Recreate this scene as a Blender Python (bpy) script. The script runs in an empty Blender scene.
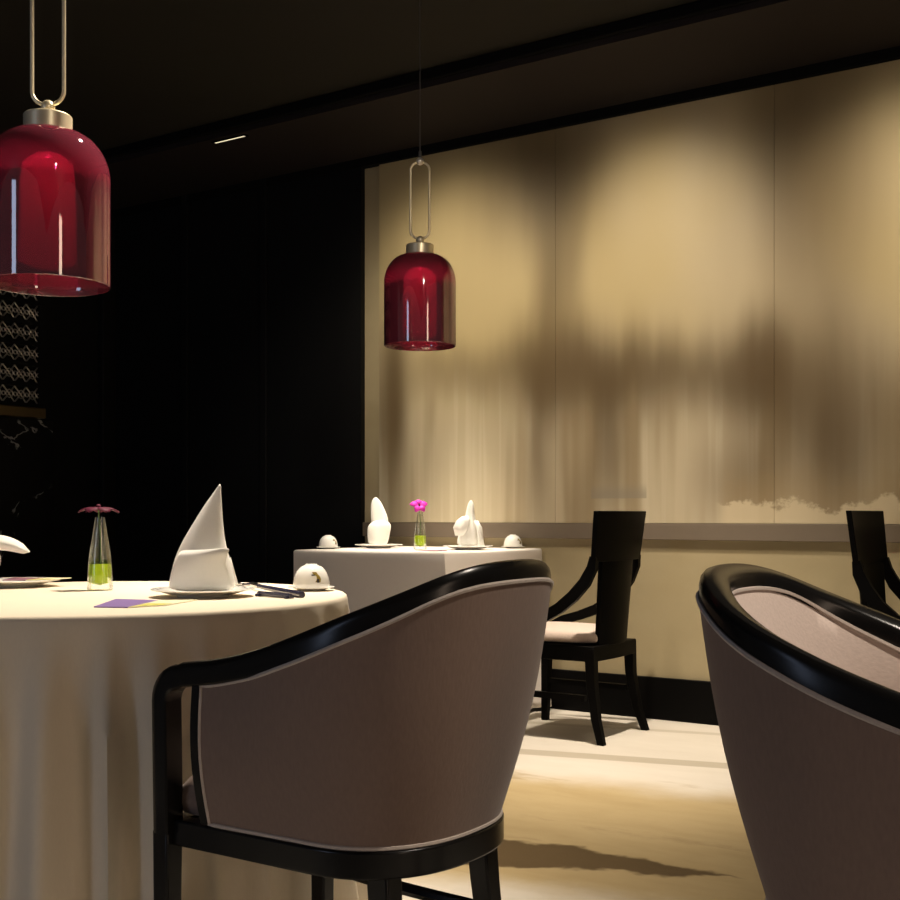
import bpy, bmesh, math, random
from mathutils import Vector, Matrix
random.seed(7)
C = bpy.context.scene.collection
PI = math.pi

# ------------------------------------------------------------------ room frame
# The long mural wall runs along DIR; NRM points from the room into the wall.
DIR = Vector((-.8319, .5549, 0)); NRM = Vector((.5549, .8319, 0))
WALL0 = Vector((1.204, 5.371, 0)); WD = WALL0.dot(NRM)
def room(t, v, z=0):            # t along the wall (to the left), v out of the wall into the room
    return WALL0 + DIR*t - NRM*v + Vector((0, 0, z))

# ------------------------------------------------------------------ helpers
def smoothstep(x): x = max(0, min(1, x)); return x*x*(3-2*x)
def lerp(a, b, t): return a+(b-a)*t
def interp(pts, x):
    if x <= pts[0][0]: return pts[0][1]
    for (a, b), (c, d) in zip(pts, pts[1:]):
        if x <= c: return b+(d-b)*(x-a)/(c-a)
    return pts[-1][1]

class MB:
    def __init__(s): s.v = []; s.f = []
    def add(s, vs, fs):
        n = len(s.v); s.v += [Vector(v) for v in vs]; s.f += [tuple(i+n for i in f) for f in fs]; return s
    def box(s, x0, x1, y0, y1, z0, z1, M=None):
        vs = [Vector((x, y, z)) for x in (x0, x1) for y in (y0, y1) for z in (z0, z1)]
        if M: vs = [M @ v for v in vs]
        return s.add(vs, [(0,1,3,2),(4,6,7,5),(0,4,5,1),(2,3,7,6),(0,2,6,4),(1,5,7,3)])
    def grid(s, rows, closeu=False, closev=False):
        n = len(rows[0]); R = len(rows); vs = [p for r in rows for p in r]; fs = []
        for i in range(R if closev else R-1):
            for j in range(n if closeu else n-1):
                a = i*n+j; b = i*n+(j+1)%n; c = ((i+1)%R)*n+(j+1)%n; d = ((i+1)%R)*n+j
                fs.append((a, b, c, d))
        return s.add(vs, fs)
    def rings(s, rs, cap=True):            # closed rings lofted one after the other
        n = len(rs[0]); base = len(s.v); s.grid(rs, closeu=True)
        if cap:
            s.f.append(tuple(base+i for i in reversed(range(n))))
            s.f.append(tuple(base+(len(rs)-1)*n+i for i in range(n)))
        return s
    def lathe(s, prof, n=48, M=None, cap=False):
        rs = []
        for r, z in prof:
            ring = [Vector((r*math.cos(2*PI*k/n), r*math.sin(2*PI*k/n), z)) for k in range(n)]
            rs.append([M @ p for p in ring] if M else ring)
        return s.rings(rs, cap)
    def tube(s, path, r, n=10, closed=False):
        P = [Vector(p) for p in path]; N = len(P); rs = []
        up = None
        for i in range(N):
            a = P[(i-1) % N] if (closed or i > 0) else P[i]; b = P[(i+1) % N] if (closed or i < N-1) else P[i]
            t = (b-a).normalized()
            if up is None:
                up = Vector((0, 0, 1)) if abs(t.z) < .9 else Vector((1, 0, 0))
            x = up.cross(t)
            if x.length < 1e-6: x = t.orthogonal()
            x.normalize(); y = t.cross(x).normalized(); up = y
            rr = r(i/(N-1)) if callable(r) else r
            rs.append([P[i]+x*(rr*math.cos(2*PI*k/n))+y*(rr*math.sin(2*PI*k/n)) for k in range(n)])
        if closed:
            s.grid(rs, closeu=True, closev=True)
        else: s.rings(rs)
        return s
    def sphere(s, c, r, n=24, m=12, sc=(1,1,1)):
        rs = []
        for i in range(1, m):
            th = PI*i/m
            rs.append([Vector((c[0]+r*sc[0]*math.sin(th)*math.cos(2*PI*k/n), c[1]+r*sc[1]*math.sin(th)*math.sin(2*PI*k/n), c[2]-r*sc[2]*math.cos(th))) for k in range(n)])
        return s.rings(rs)
    def build(s, name, mat, parent=None, smooth=True, angle=40, bevel=0, subsurf=0, loc=None):
        me = bpy.data.meshes.new(name)
        me.from_pydata([tuple(v) for v in s.v], [], s.f); me.validate()
        bm = bmesh.new(); bm.from_mesh(me); bmesh.ops.recalc_face_normals(bm, faces=bm.faces); bm.to_mesh(me); bm.free()
        if smooth:
            for p in me.polygons: p.use_smooth = True
            me.set_sharp_from_angle(angle=math.radians(angle))
        o = bpy.data.objects.new(name, me); C.objects.link(o)
        if mat: me.materials.append(mat)
        if parent: o.parent = parent
        if loc is not None: o.location = loc
        if bevel:
            b = o.modifiers.new('bevel', 'BEVEL'); b.width = bevel; b.segments = 3; b.limit_method = 'ANGLE'; b.angle_limit = math.radians(35)
        if subsurf:
            q = o.modifiers.new('sub', 'SUBSURF'); q.levels = q.render_levels = subsurf
        return o

def tag(o, label=None, cat=None, group=None, kind=None):
    if label: o['label'] = label
    if cat: o['category'] = cat
    if group: o['group'] = group
    if kind: o['kind'] = kind
    return o
def thing(name, label, cat, loc=(0,0,0), rz=0, group=None):
    o = bpy.data.objects.new(name, None); C.objects.link(o); o.empty_display_size = .05
    o.location = loc; o.rotation_euler = (0, 0, rz)
    return tag(o, label, cat, group)
def copy_tree(o, parent=None):
    c = o.copy(); C.objects.link(c)
    if parent: c.parent = parent
    for ch in list(o.children): copy_tree(ch, c)
    return c
def dup(o, loc, rz, label):
    c = copy_tree(o); c.location = loc; c.rotation_euler = (0, 0, rz); c['label'] = label
    return c

# ------------------------------------------------------------------ materials
class NT:
    """small wrapper for writing shader maths"""
    def __init__(s, name):
        s.m = bpy.data.materials.new(name); s.m.use_nodes = True; s.t = s.m.node_tree
        s.b = s.t.nodes['Principled BSDF']; s.out = s.t.nodes['Material Output']
    def n(s, typ, **kw):
        x = s.t.nodes.new(typ)
        for k, v in kw.items(): setattr(x, k, v)
        return x
    def put(s, sock, v):
        if isinstance(v, bpy.types.NodeSocket): s.t.links.new(v, sock)
        elif isinstance(v, (tuple, list)): sock.default_value = (*v, 1) if len(v) == 3 and len(sock.default_value) == 4 else v
        else: sock.default_value = v
    def math(s, op, a, b=0, c=None, clamp=False):
        x = s.n('ShaderNodeMath', operation=op, use_clamp=clamp); s.put(x.inputs[0], a); s.put(x.inputs[1], b)
        if c is not None: s.put(x.inputs[2], c)
        return x.outputs[0]
    def mix(s, f, a, b, blend='MIX'):
        x = s.n('ShaderNodeMix', data_type='RGBA', blend_type=blend); s.put(x.inputs[0], f); s.put(x.inputs[6], a); s.put(x.inputs[7], b)
        return x.outputs[2]
    def noise(s, vec, scale=5, detail=4, rough=.5, dist=0):
        x = s.n('ShaderNodeTexNoise'); s.put(x.inputs['Vector'], vec); x.inputs['Scale'].default_value = scale
        x.inputs['Detail'].default_value = detail; x.inputs['Roughness'].default_value = rough; x.inputs['Distortion'].default_value = dist
        return x.outputs[0]
    def maprange(s, v, a, b, c=0, d=1, smooth=True):
        x = s.n('ShaderNodeMapRange', interpolation_type='SMOOTHSTEP' if smooth else 'LINEAR')
        for i, q in enumerate((v, a, b, c, d)): s.put(x.inputs[i], q)
        return x.outputs[0]
    def vec(s, x, y, z):
        q = s.n('ShaderNodeCombineXYZ'); s.put(q.inputs[0], x); s.put(q.inputs[1], y); s.put(q.inputs[2], z); return q.outputs[0]
    def pos(s):
        g = s.n('ShaderNodeNewGeometry'); return g.outputs['Position']
    def dot(s, v, w):
        x = s.n('ShaderNodeVectorMath', operation='DOT_PRODUCT'); s.put(x.inputs[0], v); x.inputs[1].default_value = tuple(w); return x.outputs['Value']
    def sep(s, v):
        x = s.n('ShaderNodeSeparateXYZ'); s.put(x.inputs[0], v); return x.outputs
    def obj(s): return s.n('ShaderNodeTexCoord').outputs['Object']
    def bump(s, h, strength=.3, dist=.002):
        x = s.n('ShaderNodeBump'); s.put(x.inputs['Height'], h); x.inputs['Strength'].default_value = strength; x.inputs['Distance'].default_value = dist
        s.t.links.new(x.outputs[0], s.b.inputs['Normal'])
    def base(s, col, rough=.5, metal=0, spec=.5, coat=0, sheen=0):
        s.put(s.b.inputs['Base Color'], col); s.put(s.b.inputs['Roughness'], rough); s.b.inputs['Metallic'].default_value = metal
        s.b.inputs['Specular IOR Level'].default_value = spec; s.b.inputs['Coat Weight'].default_value = coat; s.b.inputs['Coat Roughness'].default_value = .08
        s.b.inputs['Sheen Weight'].default_value = sheen
        return s

def plain(name, col, rough=.5, metal=0, spec=.5, coat=0, var=.06, scale=12, bump=0):
    t = NT(name); o = t.obj(); nz = t.noise(o, scale, 3)
    dark = tuple(c*(1-var) for c in col); lite = tuple(min(1, c*(1+var)) for c in col)
    t.base(t.mix(nz, dark, lite), rough, metal, spec, coat)
    if bump: t.bump(t.noise(o, scale*6, 3), bump, .002)
    return t.m
def fabric(name, col, scale=900, var=.16, bump=.35, sheen=.15, stretch=(1, 1, .25)):
    t = NT(name); o = t.obj()
    mp = t.n('ShaderNodeMapping'); t.put(mp.inputs[0], o); mp.inputs['Scale'].default_value = stretch
    fine = t.noise(mp.outputs[0], scale*.25, 2); big = t.noise(o, 6, 3)
    k = t.math('ADD', t.math('MULTIPLY', fine, .7), t.math('MULTIPLY', big, .3))
    t.base(t.mix(k, tuple(c*(1-var) for c in col), tuple(min(1, c*(1+var)) for c in col)), .9, 0, .15, 0, sheen)
    t.bump(fine, bump, .001)
    return t.m
def emit(name, col, strength):
    t = NT(name); e = t.n('ShaderNodeEmission'); e.inputs[0].default_value = (*col, 1); e.inputs[1].default_value = strength
    t.t.links.new(e.outputs[0], t.out.inputs[0]); return t.m
def thin_glass(name, tint, base=.04, edge=.9, power=.35, translucent=None, tw=.0, rough=.02):
    """thin blown glass: tinted see-through, Fresnel reflection, a little body colour"""
    t = NT(name); lw = t.n('ShaderNodeLayerWeight'); lw.inputs[0].default_value = power
    tr = t.n('ShaderNodeBsdfTransparent'); tr.inputs[0].default_value = (*tint, 1)
    gl = t.n('ShaderNodeBsdfGlossy'); gl.inputs[0].default_value = (1, 1, 1, 1); gl.inputs['Roughness'].default_value = rough
    body = tr.outputs[0]
    if translucent:
        d = t.n('ShaderNodeBsdfDiffuse'); d.inputs[0].default_value = (*translucent, 1)
        q = t.n('ShaderNodeBsdfTranslucent'); q.inputs[0].default_value = (*translucent, 1)
        a = t.n('ShaderNodeMixShader'); a.inputs[0].default_value = .5; t.t.links.new(d.outputs[0], a.inputs[1]); t.t.links.new(q.outputs[0], a.inputs[2])
        b = t.n('ShaderNodeMixShader'); b.inputs[0].default_value = tw; t.t.links.new(tr.outputs[0], b.inputs[1]); t.t.links.new(a.outputs[0], b.inputs[2])
        body = b.outputs[0]
    m = t.n('ShaderNodeMixShader'); t.put(m.inputs[0], t.maprange(lw.outputs['Fresnel'], 0, 1, base, edge, False))
    t.t.links.new(body, m.inputs[1]); t.t.links.new(gl.outputs[0], m.inputs[2]); t.t.links.new(m.outputs[0], t.out.inputs[0])
    return t.m

M = {}
M['lacquer'] = plain('black_lacquer', (.0065, .006, .0055), .24, 0, .28, 0, .2, 20)
M['dark_wood'] = plain('dark_wood', (.002, .0018, .0016), .5, 0, .06, 0, .25, 30)
M['taupe'] = fabric('taupe_linen', (.215, .150, .120))
M['taupe_in'] = fabric('pale_taupe_linen', (.53, .435, .385), stretch=(.3, 1, 1))
M['seat_fab'] = fabric('cream_seat_fabric', (.62, .50, .42))
M['piping'] = fabric('piping_cord', (.50, .43, .38), bump=.1)
M['cloth'] = fabric('tablecloth_cotton', (.77, .675, .53), scale=1200, var=.05, bump=.15, sheen=.05)
M['white_cloth'] = fabric('white_tablecloth', (.80, .74, .68), scale=1200, var=.04, bump=.12, sheen=.05)
M['napkin'] = fabric('napkin_linen', (.86, .84, .78), scale=1400, var=.03, bump=.1, sheen=.05)
M['porcelain'] = plain('porcelain', (.82, .80, .75), .18, 0, .5, .3, .02)
M['brass'] = plain('satin_brass', (.86, .74, .50), .36, .6, .5, 0, .06)
M['chrome'] = plain('pale_gold_metal', (.80, .74, .64), .3, .7)
M['cord'] = plain('black_cord', (.07, .066, .062), .6)
M['red_glass'] = thin_glass('red_glass', (.74, .12, .34), .02, 1.0, .50, (.52, .09, .15), .42, .03)
M['bulb'] = emit('bulb_glow', (1, .45, .3), 4)
M['clear_glass'] = thin_glass('clear_glass', (.97, .98, .95), .04, .6, .3)
M['lime'] = thin_glass('lime_glass', (.85, .95, .15), .01, .15, .3, (.80, .95, .05), .93)
M['petal'] = plain('orchid_petal', (.62, .03, .40), .55, 0, .3, 0, .25, 60)
M['petal_dark'] = plain('wine_petal', (.085, .006, .024), .6, 0, .3, 0, .25, 60)
M['stem'] = plain('plant_stem', (.12, .20, .05), .5)
M['purple'] = plain('purple_card', (.22, .14, .36), .5)
M['mauve'] = plain('mauve_card', (.28, .12, .16), .5)
M['card'] = plain('cream_card', (.78, .74, .50), .5)
M['yellow'] = plain('yellow_card', (.62, .58, .12), .5)
M['inkblue'] = plain('blue_black_lacquer', (.03, .03, .06), .25, 0, .5, .2)
M['steel'] = plain('steel', (.6, .6, .6), .2, 1)
M['motif'] = plain('olive_motif', (.28, .20, .03), .4, var=.5, scale=90)
M['motif_dark'] = plain('dark_motif', (.03, .025, .03), .4)
M['black_wall'] = plain('black_panelling', (.006, .006, .006), .6, 0, .2, 0, .2, 3)
M['ceiling'] = plain('dark_ceiling', (.020, .018, .014), .8, 0, .2, 0, .1, 2)
M['soffit'] = plain('brown_soffit', (.017, .013, .0125), .75, 0, .2, 0, .1, 2)
M['gap_shade'] = plain('black_gap_shade', (.004, .004, .004), .9, 0, .1)  # black that stands for shade above the mural and at the ceiling step
M['baseboard'] = plain('black_baseboard', (.002, .0018, .0018), .5, 0, .08)
M['rail'] = plain('taupe_rail', (.165, .13, .095), .55, 0, .3)
M['slot'] = emit('slot_lamp', (1, .86, .55), 1.0)
M['fret'] = plain('pale_fretwork', (.42, .40, .36), .3, .6, .5, 0, .9, 16)
M['ledge'] = plain('bronze_ledge', (.25, .18, .08), .35, .8)

def mat_rim():
    t = NT('dashed_rim_paint'); o = t.obj()
    t.base(t.mix(t.maprange(t.noise(o, 55, 2), .50, .56), (.82, .80, .75), (.05, .045, .05)), .25); return t.m
M['rim'] = mat_rim()
def mat_wallpaper():
    t = NT('gold_wallpaper'); p = t.pos(); z = t.sep(p)[2]; u = t.dot(p, DIR)
    n = t.noise(t.vec(t.math('MULTIPLY', u, 2), 0, t.math('MULTIPLY', z, 3)), 2, 4)
    f = t.noise(t.vec(t.math('MULTIPLY', u, 60), 0, t.math('MULTIPLY', z, 400)), 1, 2)
    k = t.math('ADD', t.math('MULTIPLY', n, .7), t.math('MULTIPLY', f, .3))
    t.base(t.mix(k, (.34, .275, .155), (.43, .36, .22)), .6, 0, .25); t.bump(f, .1, .001)
    return t.m
M['wallpaper'] = mat_wallpaper()

def mat_mural():
    """abstract painting: gold ground, long vertical brush drips, brown smears, some painted light falloff, a ragged cloud edge low down"""
    t = NT('gold_abstract_painting'); p = t.pos(); z = t.sep(p)[2]
    u = t.math('SUBTRACT', t.dot(p, DIR), WALL0.dot(DIR))          # metres to the left along the wall
    st = lambda su, sz, sc, d=4: t.noise(t.vec(t.math('MULTIPLY', u, su), 1.7, t.math('MULTIPLY', z, sz)), sc, d, .5)
    s1 = st(7, .45, 1.0, 2); s2 = st(24, .6, 1.0, 2); soft = st(1.1, .7, 1.0, 2); wide = st(3.2, .5, 1.0, 2)
    uw = t.math('ADD', u, t.math('MULTIPLY', t.math('SUBTRACT', wide, .5), .30))
    zw = t.math('ADD', z, t.math('MULTIPLY', t.math('SUBTRACT', s1, .5), .22))
    def blob(cu, cz, ru, rz, a):
        x = t.math('POWER', t.math('DIVIDE', t.math('SUBTRACT', uw, cu), ru), 2)
        y = t.math('POWER', t.math('DIVIDE', t.math('SUBTRACT', zw, cz), rz), 2)
        return t.math('MULTIPLY', t.math('EXPONENT', t.math('MULTIPLY', t.math('ADD', x, y), -1)), a)
    dark = None
    for b in [(-.17, 1.57, .19, .19, 1.5), (.52, 1.58, .24, .17, .95), (.85, 1.66, .24, .20, 1.0), (.80, 2.08, .10, .38, .65), (.18, 1.60, .22, .13, .55),
              (-.40, 2.40, .30, .55, .80), (.90, 2.62, .30, .30, .75), (-.54, 1.34, .12, .42, 1.0), (-.36, 1.42, .16, .26, .5), (-.70, 1.38, .10, .30, .45),  # first blob here is partly painted falloff between two wall washers
              (1.80, 1.55, .11, .42, 1.0), (1.30, 1.68, .35, .12, .35), (-.12, 1.12, .22, .20, .55), (.52, 1.30, .07, .28, .5), (.86, 1.28, .06, .30, .45), (-1.3, 1.5, .3, .3, .8), (-2.2, 1.6, .3, .4, .8)]:
        x = blob(*b); dark = x if dark is None else t.math('ADD', dark, x)
    dark = t.math('SUBTRACT', 1, t.math('EXPONENT', t.math('MULTIPLY', dark, -1.9)))
    low = t.maprange(zw, 1.85, 1.30)                                  # greyer cream zone below the smears
    ground = t.mix(low, (.47, .375, .195), (.53, .455, .305))
    ground = t.mix(t.math('MULTIPLY', t.maprange(soft, .38, .66), .7), ground, (.50, .42, .29))
    ground = t.mix(t.math('MULTIPLY', t.maprange(s2, .50, .74), t.math('MULTIPLY', low, .35)), ground, (.70, .63, .47))
    ground = t.mix(t.math('MULTIPLY', t.maprange(s1, .56, .34), t.math('MULTIPLY', low, .65)), ground, (.24, .17, .08))
    col = t.mix(t.math('MINIMUM', dark, .95), ground, (.085, .052, .020))
    # ragged cloud edge near the bottom, right of centre
    rag = t.math('ADD', t.noise(t.vec(t.math('MULTIPLY', u, 5), 0, t.math('MULTIPLY', z, 6)), 1, 5, .65), 0)
    edge = t.math('ADD', .83, t.math('MULTIPLY', rag, .30))
    inside = t.math('MULTIPLY', t.maprange(u, .02, -.06), t.maprange(t.math('SUBTRACT', z, edge), .02, -.005))
    band = t.math('MULTIPLY', t.maprange(u, .02, -.06), t.math('MULTIPLY', t.maprange(t.math('SUBTRACT', z, edge), -.01, .03), t.maprange(t.math('SUBTRACT', z, edge), .22, .0)))
    col = t.mix(t.math('MULTIPLY', band, .35), col, (.26, .18, .08))
    col = t.mix(t.math('MULTIPLY', inside, .7), col, (.60, .50, .33))
    # short brushed grey stroke above the low chair
    w = t.math('MULTIPLY', t.math('MULTIPLY', t.maprange(u, .335, .345), t.maprange(u, .63, .62)), t.math('MULTIPLY', t.maprange(z, 1.015, 1.02), t.maprange(z, 1.10, 1.03)))
    col = t.mix(t.math('MULTIPLY', w, .55), col, (.25, .22, .17))
    fine = t.noise(t.vec(t.math('MULTIPLY', u, 90), 0, t.math('MULTIPLY', z, 500)), 1, 2)
    t.base(col, .5, 0, .3); t.bump(fine, .08, .001)
    return t.m
M['mural'] = mat_mural()

def mat_carpet():
    t = NT('patterned_carpet'); p = t.pos()
    u = t.math('MULTIPLY', t.dot(p, DIR), -1); v = t.math('SUBTRACT', WD, t.dot(p, NRM))
    n1 = t.noise(p, 1.6, 5, .6); n2 = t.noise(t.vec(t.math('MULTIPLY', u, 1.6), t.math('MULTIPLY', v, 5), 0), 1.2, 6, .65); fine = t.noise(p, 420, 2)
    vs = t.math('ADD', v, t.math('MULTIPLY', u, .245)); wob = t.math('ADD', vs, t.math('MULTIPLY', t.math('SUBTRACT', n1, .5), .45))
    cream = t.mix(n2, (.56, .50, .41), (.70, .65, .56))
    gold = t.mix(n2, (.34, .245, .11), (.55, .435, .24))
    g = t.math('MULTIPLY', t.maprange(wob, .70, 1.05), t.maprange(wob, 2.25, 2.02))
    col = t.mix(g, cream, gold)
    flecks = t.math('MULTIPLY', t.maprange(n2, .56, .68), t.maprange(wob, .6, .9))
    col = t.mix(t.math('MULTIPLY', flecks, .55), col, (.30, .21, .10))
    # two plain border lines along the wall
    for c, w, a in ((.51, .05, .55), (-.16, .025, .35)):
        d = t.math('ABSOLUTE', t.math('SUBTRACT', t.math('ADD', v, t.math('MULTIPLY', u, .245)), c-.09))
        col = t.mix(t.math('MULTIPLY', t.maprange(d, w+.008, w), a), col, (.30, .25, .16))
    # long brown brush shape tapering to the right
    uu = t.math('ADD', u, 2.25)
    cen = t.math('SUBTRACT', 2.36, t.math('MULTIPLY', uu, .19))
    half = t.math('MULTIPLY', t.math('SUBTRACT', 1, t.math('DIVIDE', uu, 1.14)), .26)
    w = t.math('ABSOLUTE', t.math('SUBTRACT', t.math('ADD', v, t.math('MULTIPLY', t.math('SUBTRACT', n1, .5), .38)), cen))
    k = t.math('MULTIPLY', t.maprange(t.math('SUBTRACT', w, half), .012, -.012), t.maprange(uu, -.6, -.4))
    col = t.mix(k, col, t.mix(n2, (.085, .055, .022), (.15, .10, .045)))
    t.base(col, .95, 0, .1, 0, .1); t.bump(fine, .35, .004)
    return t.m
M['carpet'] = mat_carpet()

def mat_marble():
    t = NT('black_marble'); o = t.pos()
    n = t.noise(o, 1.1, 6, .55, .8)
    vein = t.math('ABSOLUTE', t.math('SUBTRACT', n, .5))
    n2 = t.noise(o, 7, 4)
    k = t.math('MULTIPLY', t.maprange(vein, .008, .002), t.maprange(n2, .48, .58))
    t.base(t.mix(k, (.006, .006, .006), (.45, .45, .42)), .3, 0, .4)
    return t.m
M['marble'] = mat_marble()

# ------------------------------------------------------------------ the room
def slab(name, pts, z0, z1, mat, kind='structure'):
    b = MB(); n = len(pts)
    b.add([Vector((p[0], p[1], z0)) for p in pts]+[Vector((p[0], p[1], z1)) for p in pts],
          [tuple(reversed(range(n))), tuple(range(n, 2*n))]+[(i, (i+1) % n, n+(i+1) % n, n+i) for i in range(n)])
    return tag(b.build(name, mat, smooth=False), kind=kind)
def wallbox(name, t0, t1, v0, v1, z0, z1, mat, kind='structure', bevel=0):
    a, b, c, d = room(t0, v0), room(t1, v0), room(t1, v1), room(t0, v1)
    o = slab(name, [a, b, c, d], z0, z1, mat, kind)
    if bevel:
        m = o.modifiers.new('bevel', 'BEVEL'); m.width = bevel; m.segments = 3
    return o
TL, TR = 3.99, -4.6          # where the wall meets the left wall; how far it runs to the right
slab('floor', [room(TL+.1, -.1), room(TL+.1, 9), room(TR, 9), room(TR, -.1)], -.06, 0, M['carpet'])
wallbox('ceiling', TL+.1, TR,   .728, 7.5, 2.925, 3.0, M['ceiling'])
wallbox('trim_1', TL+.1, TR, .05, .728, 2.852, 3.0, M['soffit'])              # lower ceiling strip along the wall
wallbox('trim_2', TL+.1, TR, .0, .048, 2.808, 3.0, M['gap_shade'])                 # solid black strip painted as the shade over the mural
wallbox('trim_3', TL+.1, TR,   .7285, .757, 2.876, 2.9249, M['gap_shade'], bevel=.008)     # black strip painted as the shade of the ceiling step
wallbox('wall_back', 2.0, TR, -.1, 0, 0, 2.81, M['wallpaper'])
wallbox('wall_back_left', TL+.1, 2.0, -.1, .035, 0, 2.852, M['black_wall'])
wallbox('trim_4', 1.995, TR, 0, .028, .826, .901, M['rail'], bevel=.003)       # dado rail
wallbox('baseboard_back', 1.995, TR, 0, .022, 0, .193, M['baseboard'], bevel=.004)
# left wall, square to the mural wall
def leftbox(name, s0, s1, d0, d1, z0, z1, mat, kind='structure', bevel=0):      # s = distance from the corner, d = out of the wall
    pts = [room(TL-d0, s0), room(TL-d0, s1), room(TL-d1, s1), room(TL-d1, s0)]
    o = slab(name, pts, z0, z1, mat, kind)
    if bevel:
        m = o.modifiers.new('bevel', 'BEVEL'); m.width = bevel; m.segments = 3
    return o
leftbox('wall_left', .035, 5.5, -.1, 0, 0, 2.93, M['black_wall'])
leftbox('trim_5', .036, .14, 0, .05, 0, 2.851, M['black_wall'], bevel=.006)      # pilaster in the corner
for k, tt in enumerate((3.35, 2.72)):
    wallbox(f'trim_{6+k}', tt, tt-.05, .035, .05, 0, 2.851, M['black_wall'], bevel=.004)
leftbox('trim_8', .50, 2.6, 0, .03, 0, 1.50, M['marble'])                        # marble lining under the ledge

# wall ledge and fretwork screen on the left wall
led = leftbox('wall_ledge', .60, 2.62, 0, .10, 1.505, 1.565, M['ledge'], kind='thing', bevel=.006)
tag(led, 'narrow bronze wall ledge under the lattice screen, above black marble', 'ledge')
scr = thing('lattice_screen', 'dark wall screen with rows of pale pierced fretwork above the bronze ledge', 'screen', room(TL, 1.55, 1.57))
def lframe(s, d, z): return room(TL-d, s, z) - room(TL, 1.55, 1.57)
fr = MB()
def lbar(b, s0, s1, d0, d1, z0, z1):
    vs = [lframe(s, d, z) for s in (s0, s1) for d in (d0, d1) for z in (z0, z1)]
    b.add(vs, [(0,1,3,2),(4,6,7,5),(0,4,5,1),(2,3,7,6),(0,2,6,4),(1,5,7,3)])
for s in (.56, 1.5, 2.5): lbar(fr, s, s+.04, 0, .04, 1.567, 2.62)
for k in range(10): lbar(fr, .56, 2.54, 0, .038, 1.567+k*.121, 1.567+k*.121+.026)
fr.build('frame', M['black_wall'], scr, smooth=False)
for k in range(9):
    b = MB(); z0 = 1.594+k*.121; z1 = z0+.093; n = 24; w = (2.5-.60)/n
    for i in range(n):
        s0 = .60+i*w
        for (a0, b0), (a1, b1) in (((s0, z0), (s0+w, z1)), ((s0, z1), (s0+w, z0))):
            b.tube([lframe(a0, .018, b0), lframe((a0+a1)/2, .024, (b0+b1)/2), lframe(a1, .018, b1)], .0045, 5)
        cs = [lframe(s0+w/2+.024*math.cos(q*PI/4), .026, (z0+z1)/2+.024*math.sin(q*PI/4)) for q in range(8)]
        b.tube(cs, .004, 5, closed=True)
        cs = [lframe(s0+.012*math.cos(q*PI/3), .026, (z0+z1)/2+.012*math.sin(q*PI/3)) for q in range(6)]
        b.tube(cs, .004, 5, closed=True)
    b.build('fretwork', M['fret'], scr)

# recessed slot lamp at the edge of the lower ceiling strip
sl = thing('recessed_lamp', 'small slim recessed ceiling light glowing in the dark ceiling', 'light', room(2.335, .685, 2.852))
b = MB()
c0 = room(2.335, .685, 2.852)
def sbar(b, t0, t1, v0, v1, z0, z1):
    vs = [room(2.335+t, .685+v, 2.852+z)-c0 for t in (t0, t1) for v in (v0, v1) for z in (z0, z1)]
    b.add(vs, [(0,1,3,2),(4,6,7,5),(0,4,5,1),(2,3,7,6),(0,2,6,4),(1,5,7,3)])
sbar(b, -.115, .115, -.015, -.008, -.006, .004); sbar(b, -.115, .115, .008, .015, -.006, .004)
sbar(b, -.115, -.105, -.008, .008, -.006, .004); sbar(b, .105, .115, -.008, .008, -.006, .004)
b.build('housing', M['dark_wood'], sl, smooth=False)
b = MB(); sbar(b, -.104, .104, -.0075, .0075, -.0045, .003); b.build('diffuser', M['slot'], sl, smooth=False)

# mural: four tall painted panels
mur = thing('mural', 'wide gold and brown abstract painting in tall panels above the dado rail', 'painting', room(0, 0, .902))
edges = [1.884, .817, -.26, -1.337, -2.414, -3.49]
for a, c in zip(edges, edges[1:]):
    b = MB(); vs = [room(t, v, z)-room(0, 0, .902) for t in (a-.0007, c+.0007) for v in (.001, .026) for z in (.903, 2.806)]
    b.add(vs, [(0,1,3,2),(4,6,7,5),(0,4,5,1),(2,3,7,6),(0,2,6,4),(1,5,7,3)])
    b.build('panel', M['mural'], mur, smooth=False, bevel=.0006)

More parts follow.
